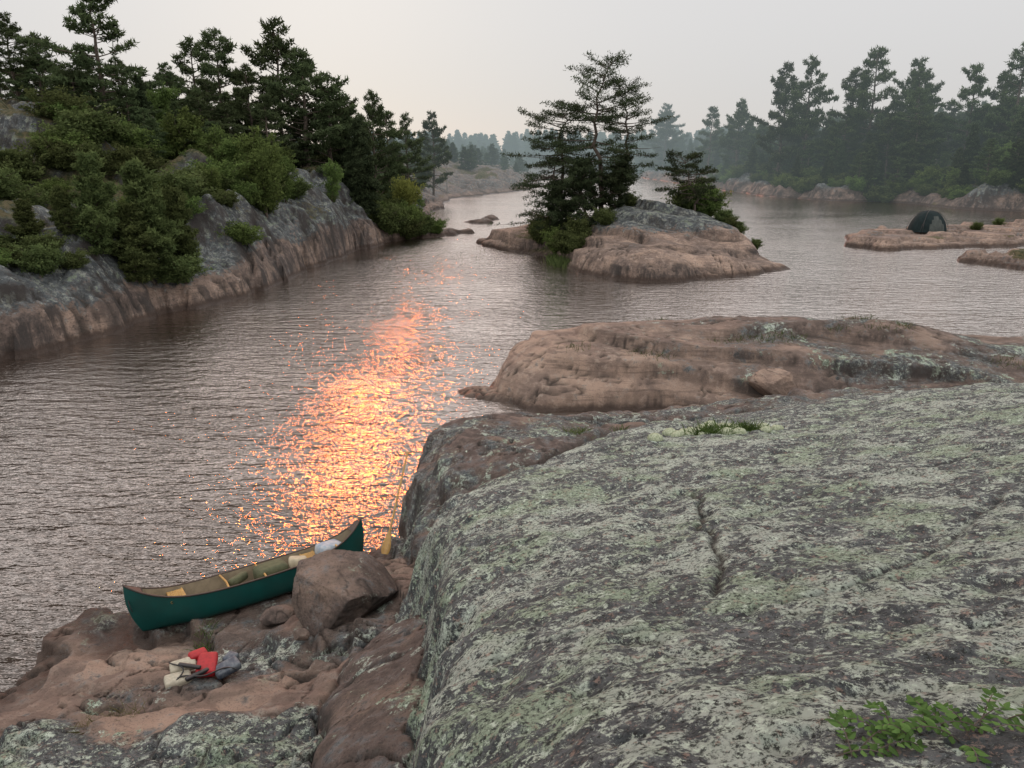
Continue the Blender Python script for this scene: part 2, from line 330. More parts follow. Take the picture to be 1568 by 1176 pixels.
# ------------------------------------------------------------------ terrain objects
def col4(a,b_,c,d=None): return np.clip(np.stack([a,b_,c,np.zeros_like(a) if d is None else d],1),0,1)
def near_hc(x,y):
    z,hid,ck,pit=near_all(x,y)
    n=fbm(x*.5,y*.5,3,80)
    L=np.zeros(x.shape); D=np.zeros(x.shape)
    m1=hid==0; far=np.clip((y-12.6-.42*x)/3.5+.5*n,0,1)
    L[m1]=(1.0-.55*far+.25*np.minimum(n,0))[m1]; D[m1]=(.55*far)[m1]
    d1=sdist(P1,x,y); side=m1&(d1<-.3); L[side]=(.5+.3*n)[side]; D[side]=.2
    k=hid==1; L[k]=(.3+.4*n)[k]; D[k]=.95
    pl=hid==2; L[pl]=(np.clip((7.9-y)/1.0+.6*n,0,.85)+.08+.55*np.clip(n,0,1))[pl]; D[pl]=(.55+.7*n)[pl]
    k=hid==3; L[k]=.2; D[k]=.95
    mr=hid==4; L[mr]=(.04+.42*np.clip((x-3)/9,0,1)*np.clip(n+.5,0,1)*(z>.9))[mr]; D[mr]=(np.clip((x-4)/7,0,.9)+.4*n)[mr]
    ck=np.maximum(ck,np.clip(pit-.25,0,.6)*m1)
    return z,col4(L,np.where(mr,.28*np.clip(n,0,1)*(z>1.2),0),D,ck)
th=np.radians(np.linspace(-78,84,880)); rr=np.exp(np.linspace(math.log(2.6),math.log(41),860))
R_,T_=np.meshgrid(rr,th,indexing='ij')
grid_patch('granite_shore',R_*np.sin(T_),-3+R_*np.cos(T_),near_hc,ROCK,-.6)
X,Y=np.meshgrid(np.arange(-5,24,.11),np.arange(48,82,.11))
def isl_hc(x,y):
    z,ck=island_all(x,y); n=fbm(x*.3,y*.3,3,81); L=np.clip((z-2.1)*.8+.4*n,0,.85); so=np.clip(.9-np.hypot(x-4,y-66)/8,0,.7)+.35*n*(z>2)
    return z,col4(L,so,.3+.5*n,ck)
grid_patch('granite_island',X,Y,isl_hc,ROCKF)
X,Y=np.meshgrid(np.arange(30,92,.22),np.arange(48,90,.22))
def low_hc(x,y):
    z,ft=low_all(x,y); return z,col4(.1+.3*fbm(x*.2,y*.2,3,85),.8*np.clip(fbm(x*.15,y*.15,3,82)+.1,0,1)*(z>.8),.3+.4*fbm(x*.3,y*.3,2,1),ft)
grid_patch('granite_peninsula',X,Y,low_hc,ROCKF)
X,Y=np.meshgrid(np.arange(-9,0,.2),np.arange(82,107,.2))
grid_patch('reef_rock',X,Y,lambda x,y:(reef_h(x,y),col4(.2+0*x,0*x,.8+0*x)),ROCKF)
def left_hc(x,y):
    z,ck,cl,d=left_all(x,y); n=fbm(x*.18,y*.18,4,83); lim=np.minimum(cl,2.4)*(.9+.35*n)
    L=np.clip((z-lim)*1.4,0,.75)+.2*n
    so=np.clip((d-2.5)/9,0,.65)+.7*n; so=np.where(d<1.0,np.minimum(so,.1),so)
    so=np.where((y>150),so-.3+np.clip((d-22)/20,0,.6),so)
    return z,col4(np.where(y>110,L*.5,L),so,np.where(y>110,.7,.72+.6*n),ck)
xs=np.concatenate([np.arange(-110,-34,.8),np.arange(-34,-3,.16)])
X,Y=np.meshgrid(xs,np.concatenate([np.arange(5,92,.2),np.arange(92,130,.4)]))
grid_patch('rocky_bank',X,Y,left_hc,ROCKF)
X,Y=np.meshgrid(np.arange(-130,16,.8),np.arange(129.6,425,1.))
grid_patch('rocky_bank',X,Y,left_hc,ROCKF)
X,Y=np.meshgrid(np.concatenate([np.arange(48,110,.45),np.arange(110,260,2.5)]),np.concatenate([np.arange(60,240,.5),np.arange(240,370,1.5)]))
def right_hc(x,y):
    z=right_h(x,y); n=fbm(x*.12,y*.12,4,84); d=sdist(RB,x,y)
    return z,col4(np.clip((z-1.8)*.6,0,.6)+.3*n,np.clip((d-3)/6,0,.8)+.6*n,.85+.5*n)
grid_patch('forested_shore',X,Y,right_hc,ROCKF)
X,Y=np.meshgrid(np.arange(-290,420,4.),np.arange(335,800,4.))
def far_hc(x,y):
    z=far_h(x,y); return z,col4(.3+0*x,.8*(z>3),.8+0*x)
grid_patch('distant_hills',X,Y,far_hc,ROCKF)
me=make_mesh('lake_bed',[(-4000,-1500,-2.5),(4000,-1500,-2.5),(4000,6000,-2.5),(-4000,6000,-2.5)],[(np.array([[0,1,2,3]]),0)],None,False,[simple('silt',(.06,.045,.03),.9)])
link(bpy.data.objects.new('lake_bed',me))
# ------------------------------------------------------------------ water
m,nt=newmat('lake_water'); b=N(nt); geo=b.n('ShaderNodeNewGeometry'); pos=geo.outputs['Position']
pw=b.n('ShaderNodeSeparateXYZ'); nt.links.new(pos,pw.inputs[0])
w1=b.noise(b.vscale(pos,(.75,2.1,1),(0,0,.10)),1.0,2,.5,.3)
w2=b.noise(b.vscale(pos,(1.2,2.7,1),(0,0,-.22)),2.4,3,.55,.2)
w3=b.noise(b.vscale(pos,(1.0,1.5,1),(0,0,.3)),9,2,.5)
patch=b.noise(b.vscale(pos,(.06,.12,1)),1,2,.5)
amp=b.math('MULTIPLY',b.ss(patch,.3,.7,.75,1.3),b.ss(pw.outputs[1],45,110,1.0,.5))
hh=b.math('ADD',b.math('MULTIPLY',w1,.14),b.math('ADD',b.math('MULTIPLY',w2,.070),b.math('MULTIPLY',w3,.010)))
hh=b.math('MULTIPLY',hh,amp)
bp=b.n('ShaderNodeBump'); bp.inputs['Strength'].default_value=1; bp.inputs['Distance'].default_value=1.0; b.put(bp.inputs['Height'],hh)
gl_=b.n('ShaderNodeBsdfGlossy'); b.put(gl_.inputs[0],(.96,.92,.89)); b.put(gl_.inputs['Roughness'],b.ss(pw.outputs[1],18,80,.03,.13)); nt.links.new(bp.outputs[0],gl_.inputs['Normal'])
df=b.n('ShaderNodeBsdfDiffuse'); b.put(df.inputs[0],(.024,.017,.012))
lw=b.n('ShaderNodeLayerWeight'); lw.inputs[0].default_value=.5; nt.links.new(bp.outputs[0],lw.inputs['Normal'])
fr=b.ss(lw.outputs['Facing'],.30,.95,.05,.96)
mxw=b.n('ShaderNodeMixShader'); b.put(mxw.inputs[0],fr); nt.links.new(df.outputs[0],mxw.inputs[1]); nt.links.new(gl_.outputs[0],mxw.inputs[2])
o=b.n('ShaderNodeOutputMaterial'); nt.links.new(mxw.outputs[0],o.inputs[0])
WATER=m
me=make_mesh('water',[(-3500,-1200,0),(3500,-1200,0),(3500,5500,0),(-3500,5500,0)],[(np.array([[0,1,2,3]]),0)],None,False,[WATER])
link(bpy.data.objects.new('water',me))
# ------------------------------------------------------------------ generic geometry
def tube(pts,rad,sides=6,cap=True):
    P=np.array(pts,float); n=len(P); rad=np.broadcast_to(np.asarray(rad,float),(n,))
    T=np.gradient(P,axis=0); T/=np.linalg.norm(T,axis=1)[:,None]+1e-9
    ref=np.array([0,0,1.]) if abs(T[0][2])<.8 else np.array([1.,0,0])
    A=np.cross(T,ref); A/=np.linalg.norm(A,axis=1)[:,None]+1e-9; B=np.cross(T,A)
    a=np.arange(sides)*2*math.pi/sides
    V=(P[:,None]+rad[:,None,None]*(np.cos(a)[None,:,None]*A[:,None]+np.sin(a)[None,:,None]*B[:,None])).reshape(-1,3)
    i=np.arange(n-1)[:,None]*sides; j=np.arange(sides)[None,:]; k=(j+1)%sides
    F=np.stack([i+j,i+k,i+sides+k,i+sides+j],-1).reshape(-1,4)
    if cap and sides==4: F=np.vstack([F,[[3,2,1,0]],[[n*4-4,n*4-3,n*4-2,n*4-1]]])
    return V,F
class Acc:
    def __init__(s): s.V=[];s.G=[];s.C=[];s.n=0
    def add(s,V,F,m=0,c=None):
        V=np.asarray(V,float); s.V.append(V); s.G.append((np.asarray(F)+s.n,m)); s.n+=len(V)
        C=np.ones((len(V),3))*.5 if c is None else c
        s.C.append(C)
    def mesh(s,name,mats,smooth=False): return make_mesh(name,np.vstack(s.V),s.G,np.vstack(s.C),smooth,mats)
def nrmz(a): return a/(np.linalg.norm(a,axis=-1,keepdims=True)+1e-9)
def tufts(acc,C,R,K,ln,wd,bias,mat,spread=.35,shade=None,quad=False,flat=1.0):
    n=len(C)
    if n==0: return
    C=np.repeat(C,K,0); sh=R.random(n) if shade is None else shade
    sh=np.repeat(sh,K)*.7+R.random(n*K)*.3
    J=nrmz(R.normal(size=(n*K,3)))*(R.random((n*K,1))**.5)*spread; J[:,2]*=.6
    d=nrmz(R.normal(size=(n*K,3))*np.array([1,1,flat])+np.asarray(bias))
    sd=nrmz(np.cross(d,R.normal(size=(n*K,3))))
    l=ln*(.6+.8*R.random((n*K,1))); w=wd*(.6+.8*R.random((n*K,1)))
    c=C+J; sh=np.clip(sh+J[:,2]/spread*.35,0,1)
    if quad:
        V=np.stack([c,c+d*l*.5+sd*w,c+d*l,c+d*l*.5-sd*w],1).reshape(-1,3); F=np.arange(n*K*4).reshape(-1,4); q=4
    else:
        V=np.stack([c-sd*w,c+sd*w,c+d*l],1).reshape(-1,3); F=np.arange(n*K*3).reshape(-1,3); q=3
    acc.add(V,F,mat,np.repeat(np.stack([sh]*3,1),q,0))
def conifer(seed,H=10,R0=3.4,start=.2,dens=1.0,drop=.2,up=.25,droop=0.,prof=.8,K=9,ln=.30,wd=.055,spacing=.42,lean=0,fol=None,top_flat=0,inner=.3,crook=.15,bare=0,spread=.3,lateral=.33,dead=0,one=0):
    R=np.random.default_rng(seed); acc=Acc()
    nz=14; zt=np.linspace(0,H,nz); off=np.cumsum(R.normal(size=(nz,2))*crook*.35,0); off[0]=0; off[:,0]+=lean*(zt/H)**1.5*H
    tr=np.c_[off,zt]; r0=.018*H+.03
    acc.add(*tube(tr,np.linspace(r0,.02,nz),7),0)
    def tp(z): return np.array([np.interp(z,zt,off[:,0]),np.interp(z,zt,off[:,1]),z])
    for i in range(dead):
        z=H*(.08+(start-.02)*R.random()); a=R.random()*6.28; L=R0*(.25+.6*R.random()); t=np.linspace(0,1,5)
        P=tp(z)+np.c_[math.cos(a)*L*t,math.sin(a)*L*t,-.25*L*t+.1*np.sin(t*5+a)]; acc.add(*tube(P,np.linspace(.03,.008,5),4,False),0)
        for k in range(4):
            q=P[2+k%3]; a2=a+R.normal()*.9; l2=L*.35; acc.add(*tube([q,q+np.array([math.cos(a2)*l2,math.sin(a2)*l2,R.normal()*.15-.1])],[.01,.004],4,False),0)
    z=H*start; C=[];S=[]
    while z<H*.985:
        rel=(z-H*start)/(H*(1-start))
        shape=((1-rel)**prof)*(1-top_flat)+top_flat*math.sqrt(max(0,1-(rel*1.02)**4 if rel<.98 else .05))
        shape*=min(1,.55+rel*2.2)*(1+one*math.sin(z*2.1+seed))
        nb=int(R.integers(3,6)); a0=R.random()*6.28
        for i in range(nb):
            if R.random()<drop: continue
            L=R0*shape*(.45+.75*R.random())+.15
            a=a0+i*6.283/nb+R.normal()*.35; el=up*(.3+rel)+R.normal()*.14-droop*(1-rel)
            dr=np.array([math.cos(a)*math.cos(el),math.sin(a)*math.cos(el),math.sin(el)])
            base=tp(z+R.normal()*.08); m=6; t=np.linspace(0,1,m)[:,None]
            side=np.array([-math.sin(a),math.cos(a),0]); kk=R.normal()*crook
            P=base+dr*L*t+side*kk*L*t**2+np.array([0,0,1])*(up*.35*L*t**2-.12*droop*L*t)
            acc.add(*tube(P,np.linspace(.012*L+.014,.006,m),4,False),0)
            if R.random()<bare: continue
            nt_=max(3,int(L*11*dens)); tt=inner+(1-inner)*R.random(nt_)**.75
            pc=np.stack([np.interp(tt,t[:,0],P[:,q]) for q in range(3)],1)
            la=(R.random(nt_)*2-1)*lateral*L*(1.15-tt)*1.5
            pc+=side*la[:,None]+dr*np.abs(la)[:,None]*.4; pc[:,2]+=R.normal(size=nt_)*.06+.05
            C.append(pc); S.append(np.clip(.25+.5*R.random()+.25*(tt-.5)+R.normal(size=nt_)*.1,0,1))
        z+=spacing*(.7+.6*R.random())*(1-.35*rel)
    C.append(tp(H*.97)[None]+R.normal(size=(5,3))*.1); S.append(np.full(5,.6))
    C=np.vstack(C); S=np.concatenate(S)
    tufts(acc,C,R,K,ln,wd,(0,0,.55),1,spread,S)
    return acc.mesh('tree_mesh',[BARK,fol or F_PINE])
def broadleaf(seed,H=5,R0=1.8,fol=None,dens=1.0,ls=.10,stems=3,low=.15):
    R=np.random.default_rng(seed); acc=Acc(); C=[];S=[]
    for s in range(stems):
        a=R.random()*6.28; hh=H*(.6+.4*R.random()); sp=R0*.75*R.random()
        t=np.linspace(0,1,8); P=np.c_[math.cos(a)*sp*t**1.3+R.normal(size=8)*.03*H*.3,math.sin(a)*sp*t**1.3+R.normal(size=8)*.03*H*.3,t*hh*.93]; P[0]=(P[0][0]*.2,P[0][1]*.2,0)
        acc.add(*tube(P,np.linspace(.012*H+.01,.006,8),5,False),0)
        for k in range(int(9*dens)+4):
            f=low+(.97-low)*R.random(); bp_=np.array([np.interp(f,t,P[:,q]) for q in range(3)])
            aa=R.random()*6.28; L=R0*(.35+.75*math.sin(math.pi*min(1,f*.85+.12)))*(.3+.7*R.random()**1.5)
            e=bp_+np.array([math.cos(aa)*L,math.sin(aa)*L,L*(.2+.7*R.random())])
            acc.add(*tube([bp_,(bp_+e)/2+R.normal(size=3)*.05,e],[.012,.008,.004],4,False),0)
            n=int(8*dens)+3; tt=R.random(n)**.6
            c=bp_+(e-bp_)*tt[:,None]+R.normal(size=(n,3))*.12*R0*.6
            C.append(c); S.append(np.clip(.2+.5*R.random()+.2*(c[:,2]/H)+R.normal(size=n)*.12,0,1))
    C=np.vstack(C); C[:,2]=np.maximum(C[:,2],.05); S=np.concatenate(S)
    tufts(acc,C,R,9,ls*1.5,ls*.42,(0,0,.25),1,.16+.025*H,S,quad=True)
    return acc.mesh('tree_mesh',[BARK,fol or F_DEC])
WP=[conifer(100+i,10,3.7,[.12,.22,.3,.16][i],1.0,.3,.3,0,.7,lateral=.36,K=8,spacing=.5,inner=.35,one=.2,spread=.26,dead=4) for i in range(4)]
FP=[conifer(150+i,10,2.8,.06,1.1,.15,.25,0,.7,K=7,ln=.36,wd=.08,one=.15) for i in range(3)]
SP=[conifer(200+i,8,2.1,.03,1.6,.05,-.1,.25,.85,K=8,ln=.24,wd=.055,spacing=.26,fol=F_DARK,inner=.15,spread=.25) for i in range(2)]
CE=[conifer(230+i,5,1.35,.02,2.3,.1,.6,0,.55,K=9,ln=.17,wd=.036,spacing=.2,fol=F_CED,inner=.15,spread=.2,one=.2) for i in range(3)]
CD=[conifer(240+i,5,1.5,.04,2.0,.15,.5,0,.5,K=9,ln=.17,wd=.036,spacing=.22,fol=F_DARK,inner=.2,spread=.22,one=.25,crook=.4) for i in range(2)]
JP=conifer(305,10,3.0,.2,.9,.24,.2,.5,.35,K=9,ln=.20,wd=.034,spacing=.38,crook=.75,top_flat=.6,inner=.35,bare=.17,spread=.36,dead=24,one=.4,fol=F_DARK)
JP2=conifer(312,11,2.7,.26,.85,.28,.4,.45,.4,K=9,ln=.20,wd=.034,spacing=.38,crook=.6,top_flat=.65,inner=.38,bare=.15,spread=.36,dead=24,one=.4,fol=F_DARK)
JP3=conifer(317,5,2.7,.3,1.1,.15,.25,.3,.4,K=9,ln=.18,wd=.035,spacing=.33,crook=.5,top_flat=.8,inner=.35,lean=-.25,spread=.28,dead=6,fol=F_DARK)
BL=[broadleaf(400+i,5,1.9,F_DEC,1.3,.12,4) for i in range(3)]
SH=[broadleaf(420+i,1.6,1.3,[F_DEC,F_CED,F_CED][i],1.2,.085,6,.02) for i in range(3)]
YB=broadleaf(440,2.6,1.9,F_YEL,1.5,.1,5,.02)
def put(name,mesh,x,y,h,base_h,parent=None,sxy=1.0,sink=.15,rot=None,z=None):
    o=bpy.data.objects.new(name,mesh); s=h/base_h
    zz=gz(x,y) if z is None else z
    o.location=(x,y,zz-sink); o.scale=(s*sxy,s*sxy,s); o.rotation_euler=(0,0,random.random()*6.28 if rot is None else rot)
    link(o)
    if parent: o.parent=parent
    return o
def tree_top(name,mesh,x,y,ztop,bh,sxy=1.0,rot=None):
    g=gz(x,y); return put(name,mesh,x,y,max(2.0,ztop-g+.1),bh,None,sxy,.15,rot,g)
tree_top('white_pine_tree',WP[2],-30.6,60,19.8,10,1.15,.4)
for i,(x,y,zt,k,s) in enumerate([(-40,65,18.8,0,1.),(-49.5,85,20,1,1.),(-46,68,20,2,1.),(-31.6,80,18.9,1,1.),(-27.5,75,19.2,3,.95),(-30,70,15.7,0,1.),(-23.7,72,15.9,3,1.),(-22.5,78,20.2,0,.95),(-19.3,74,17.2,1,1.25),(-17.3,76,15.6,3,1.1),(-15.4,88,14.7,0,.8),(-14.6,94,13.3,2,.9),(-13.9,104,13.2,1,.8),(-14.2,140,15.4,0,.8),(-26,68,14.4,2,1.),(-35,72,16.5,3,1.),(-20.5,66,13,2,1.),(-18,84,14.2,2,1.),(-38.5,57,14.5,1,1.1),(-36.5,55,12.5,3,1.1),(-34.5,49,10.6,0,1.3)]):
    tree_top('pine_tree',WP[k],x,y,zt,10,s)
tree_top('spruce_tree',SP[0],-14.3,73.5,11.6,8,1.05)
tree_top('spruce_tree',SP[1],-16.6,79,12.6,8,.8)
for x,y,zt,k,s in [(-20.6,38,8.0,0,1.1),(-19.4,40.5,7.4,1,1.1),(-21.6,37.2,6.6,2,1.2),(-22.9,36,6.0,1,1.5),(-18.6,42.5,6.2,2,1.),(-19.6,39,5.6,0,1.4)]:
    tree_top('cedar_tree',CE[k],x,y,zt,5,s)
for x,y,zt,k,s in [(-18.4,56,10.5,0,.9),(-17.4,54.5,9.2,1,.9),(-20.2,57,9.6,2,1.),(-24.5,60,12,0,1.),(-22.5,59,10.6,1,1.),(-19.2,50,7.6,2,.9),(-27,61,11,2,1.),(-17.6,60,8.6,1,.8),(-15.6,67,8.2,0,.7)]:
    tree_top('birch_tree',BL[k],x,y,zt,5,s)
tree_top('yellow_bush',YB,-11.6,83,6.2,2.6,.55)
for x,y,h,k in [(-10.6,77.3,2.6,1),(-11.5,77,2.8,0),(-9.4,79.4,2.0,1),(-8,80.5,1.4,0),(-12.2,75.6,3,2),(-11,80,2.6,0)]:
    put('shore_bush',SH[k],x,y,h,1.6)
belt=link(bpy.data.objects.new('bank_shrubs',None))
LBa=np.array(LB)
for i in range(360):
    y=rng.uniform(27,118); xs_=np.interp(y,LBa[3:17,1],LBa[3:17,0]); d=rng.uniform(1.2,15)
    x=xs_-d
    if fbm(np.array([x*.16]),np.array([y*.16]),3,90)[0]<.0 and d<10: continue
    h=rng.uniform(.5,1.6)*(1 if d<4 else 1.35)
    put('shrub',SH[int(rng.integers(0,3))],x,y,h,1.6,belt,rng.uniform(.9,1.5))
wood=link(bpy.data.objects.new('bank_forest',None))
for i in range(240):
    y=rng.uniform(55,150); xs_=np.interp(y,LBa[3:18,1],LBa[3:18,0]); d=rng.uniform(7 if y<90 else 3,55)
    x=xs_-d; k=int(rng.integers(0,10)); h=rng.uniform(3.0,6.0)
    if k<6: put('pine',WP[k%4],x,y,h,10,wood,1.25)
    elif k<8: put('birch',BL[k%3],x,y,h*.8,5,wood)
    else: put('spruce',SP[k%2],x,y,h,8,wood)
for i in range(90):
    y=rng.uniform(150,330); xs_=np.interp(y,[154,177,198,240,330],[-12.2,-3.6,5.2,8,10]); d=rng.uniform(12 if y<215 else 3,45)
    put('pine',FP[i%3],xs_-d,y,rng.uniform(4,7),10,wood,1.2)
R=np.random.default_rng(5); a=Acc(); a.add(*tube([(0,0,0),(.1,0,3),(0,.1,6),(.15,0,8)],[.16,.12,.07,.02],6),0)
for i in range(22):
    z=R.uniform(2.5,7.6); an=R.random()*6.28; L=R.uniform(.8,2.2)*(1.1-z/12); a.add(*tube([(0.05,0,z),(math.cos(an)*L*.6,math.sin(an)*L*.6,z+.2*L),(math.cos(an)*L,math.sin(an)*L,z+.6*L)],[.05,.03,.01],4),0)
SNAG=a.mesh('snag_mesh',[BARKD])
put('dead_tree',SNAG,-13.2,158,9.5,8)
# island trees
put('jack_pine_tree',JP,2.6,66,8.8,10,rot=.5)
put('jack_pine_tree',JP2,7.6,64.5,12.2,11,rot=2.2)
put('jack_pine_tree',JP,5.0,68,10.2,10,rot=4.6)
put('jack_pine_tree',JP2,9.2,66,10.0,11,rot=5.)
put('jack_pine_tree',JP3,15.2,64.3,4.6,5,rot=0)
put('cedar_tree',CD[0],6.4,63,5.4,5,None,1.2)
put('cedar_tree',CD[1],8.3,64.5,4.4,5,None,1.3)
put('cedar_tree',CD[1],4.4,65,4.4,5,None,1.1)
for x,y,h,k in [(16,66,2.4,0),(17,67,2.2,0),(15,66.5,2.4,1),(18,64.5,1.4,1),(18.6,62.5,1.0,1),(17.6,61.5,.8,2),(4.3,60.5,1.6,1),(3.6,62.5,1.8,0),(4.9,59.2,1.2,1),(5.4,61.5,1.8,1),(2.5,65.5,1.8,1),(10,65,1.2,2),(3,67,2.0,2),(7.5,61.5,1.3,2),(19.4,60.5,.8,1)]:
    put('island_bush',SH[k],x,y,h,1.6)
for x,y,zt,k,s in [(59.4,175,27,0,.8),(63,170,27.5,1,.8),(72.6,160,28.8,2,.8),(70.5,166,25.5,3,.9),(83,165,26.8,0,.9),(80,158,24,1,.9),(86.5,150,24.5,2,.8),(90,142,27.0,3,.9),(92,150,23,1,.9),(60,209,21.5,0,.8),(64,222,23,1,.8),(57.5,230,22,2,.8),(62,320,28,0,1.),(58,300,24,3,1.),(76,150,20,1,1.)]:
    tree_top('white_pine_tree',WP[k],x,y,zt,10,s)
far=link(bpy.data.objects.new('distant_forest',None))
RBa=np.array([(78.5,112),(77.8,116.8),(72.5,125),(70.5,140),(63.9,146),(56,159),(54.7,177),(53.9,209),(53.8,319)])
for i in range(560):
    y=rng.uniform(95,200) if i<380 else rng.uniform(200,335)
    xs_=np.interp(y,RBa[:,1],RBa[:,0]); d=3.0+rng.random()**1.4*70; x=xs_+d; k=int(rng.integers(0,12))
    h=rng.uniform(6,12.5)*(.6 if d<8 else 1)*(1.1 if y>200 else 1)
    if k<4: put('pine',WP[k%4],x,y,h,10,far,1.1)
    elif k<7: put('pine',FP[k%3],x,y,h,10,far)
    elif k<9: put('spruce',SP[k%2],x,y,h*.85,8,far,.9)
    else: put('birch',BL[k%3],x,y,h*.6,5,far)
for i in range(110):
    y=rng.uniform(108,215); xs_=np.interp(y,RBa[:,1],RBa[:,0]); put('shrub',SH[i%3],xs_+rng.uniform(2,7),y,rng.uniform(1.2,2.8),1.6,far,1.3)
for i in range(380):
    x=rng.uniform(-90,190); y=rng.uniform(408,470) if x<40 else rng.uniform(352,440)
    put('pine',FP[i%3],x,y,rng.uniform(7,14),10,far,1.15)
for x,y in [(45,85),(54,85),(60,84),(57,80),(66,85),(48,79)]: put('peninsula_bush',SH[1],x,y,.9,1.6)
# ------------------------------------------------------------------ props
def obj_from(acc,name,mats,smooth=True,parent=None):
    o=link(bpy.data.objects.new(name,acc.mesh(name,mats,smooth)))
    if parent: o.parent=parent
    return o
def rbox(name,size,loc,mat,parent,rot=(0,0,0),bev=.02):
    bm=bmesh.new(); bmesh.ops.create_cube(bm,size=1); bmesh.ops.scale(bm,vec=size,verts=bm.verts)
    bmesh.ops.bevel(bm,geom=bm.edges[:],offset=bev,segments=3,affect='EDGES',profile=.6)
    me=bpy.data.meshes.new(name); bm.to_mesh(me); bm.free(); me.materials.append(mat)
    for p_ in me.polygons: p_.use_smooth=True
    o=link(bpy.data.objects.new(name,me)); o.location=loc; o.rotation_euler=rot; o.parent=parent; return o
GREEN=simple('green_hull_paint',(.003,.062,.056),.35,(.004,.050,.046),3,.0,.4)
TAN=simple('tan_liner',(.30,.25,.17),.6)
TRIM=simple('dark_gunwale',(.06,.04,.032),.5)
WOOD=simple('varnished_ash',(.50,.31,.10),.4,(.40,.24,.08),12)
BLACK=simple('black_plastic',(.02,.02,.022),.5)
def canoe():
    root=link(bpy.data.objects.new('canoe',None)); L=4.25; HC=.49; HE=.38
    S=np.sin(np.linspace(-1,1,61)*math.pi/2); S=.5*S+.5*np.linspace(-1,1,61); TT=np.linspace(-1,1,25)
    def hull(inset):
        V=[]
        for s in S:
            a_=abs(s); hb=max(.006,.44*(1-a_**2.4)**.8-inset*(1 if a_<.97 else .3)); she=HC+.06*a_**2+HE*a_**4.5; kl=.0+.05*a_**6+inset
            for t in TT:
                q=abs(t); v=a_**4
                yy=hb*np.sign(t)*((1-(1-q)**2.6)*(1-v)+q**.9*v); zr=(q**2.8)*(1-v)+(q**1.3)*v
                z=kl+(she-kl)*zr; xx=np.sign(s)*L/2*(a_-.075*a_**10*(1-zr)**2.2+.015*a_**10*math.sin(zr*3.1))
                V.append((xx,yy,z))
        n=len(TT); i=np.arange(len(S)-1)[:,None]*n; j=np.arange(n-1)[None,:]
        F=np.stack([i+j,i+n+j,i+n+j+1,i+j+1],-1).reshape(-1,4); return np.array(V),F
    V,F=hull(0); a=Acc(); a.add(V,F); obj_from(a,'hull',[GREEN],True,root)
    V2,F2=hull(.014); a=Acc(); a.add(V2,F2[:,::-1]); obj_from(a,'interior',[TAN],True,root)
    n=len(TT); a=Acc()
    for k in (0,n-1):
        P=V[k::n][:61].copy(); P[:,2]+=.006; a.add(*tube(P,.016,6),0)
    obj_from(a,'gunwales',[TRIM],True,root)
    def hbz(x):
        a_=abs(x)/(L/2); return .44*(1-a_**2.4)**.8,HC+.06*a_**2+HE*a_**4.5
    for nm,x,w in [('bow_seat',1.05,.24),('stern_seat',-1.35,.24)]:
        hb,z=hbz(x); a=Acc()
        for dx in (-w/2,w/2): a.add(*tube([(x+dx,-hb*.95,z-.07),(x+dx,hb*.95,z-.07)],.018,6),0)
        for k in range(9): 
            yy=-hb*.7+k*hb*1.4/8; a.add(*tube([(x-w/2,yy,z-.06),(x+w/2,yy,z-.06)],.014,4),0)
        for k in range(5):
            xx=x-w/2+.04+k*(w-.08)/4; a.add(*tube([(xx,-hb*.75,z-.055),(xx,hb*.75,z-.055)],.012,4),0)
        obj_from(a,nm,[WOOD],False,root)
    a=Acc()
    for x in (-.55,.1,1.5):
        hb,z=hbz(x); a.add(*tube([(x,-hb,z-.01),(x+.03,0,z-.02),(x,hb,z-.01)],.02,6),0)
    obj_from(a,'thwarts',[WOOD],True,root)
    for sgn in (1,-1):
        x0=sgn*L/2*.985; x1=sgn*L/2*.88; hb,z1=hbz(x1); _,z0=hbz(x0)
        V_=np.array([(x0,0,z0+.014),(x1,-hb,z1+.014),(x1-.02*sgn,0,z1+.034),(x1,hb,z1+.014)]); a=Acc(); a.add(V_,[[0,1,2,3]] if sgn>0 else [[3,2,1,0]]); obj_from(a,'deck_plate',[TRIM],False,root)
    a=Acc(); t=np.linspace(0,1,12)
    a.add(*tube(np.c_[-L/2*.97-.03*np.sin(t*3.1),-.05+.03*np.sin(t*6),.8-.35*t],.007,5),0); obj_from(a,'painter_rope',[BLACK],True,root)
    BL_=simple('blue_grey_nylon',(.22,.30,.38),.6,(.42,.45,.47),7,.02); OL=simple('olive_canvas',(.09,.10,.05),.8,None,9,.02); CR_=simple('cream_canvas',(.45,.40,.28),.7)
    rbox('dry_bag',(.5,.36,.26),(1.42,.02,.50),BL_,root,(.15,.1,.3),.1)
    rbox('folded_tarp',(.34,.30,.2),(.78,-.02,.44),CR_,root,(0,.2,-.2),.07)
    rbox('canvas_pack',(.58,.42,.3),(.28,.03,.40),OL,root,(.1,0,.1),.11)
    rbox('rolled_mat',(.5,.16,.16),(-.3,.1,.42),OL,root,(0,.05,.8),.075)
    return root
c=canoe(); c.location=(-4.66,12.14,.22); c.rotation_euler=(math.radians(-11),math.radians(-1.0),math.radians(33))
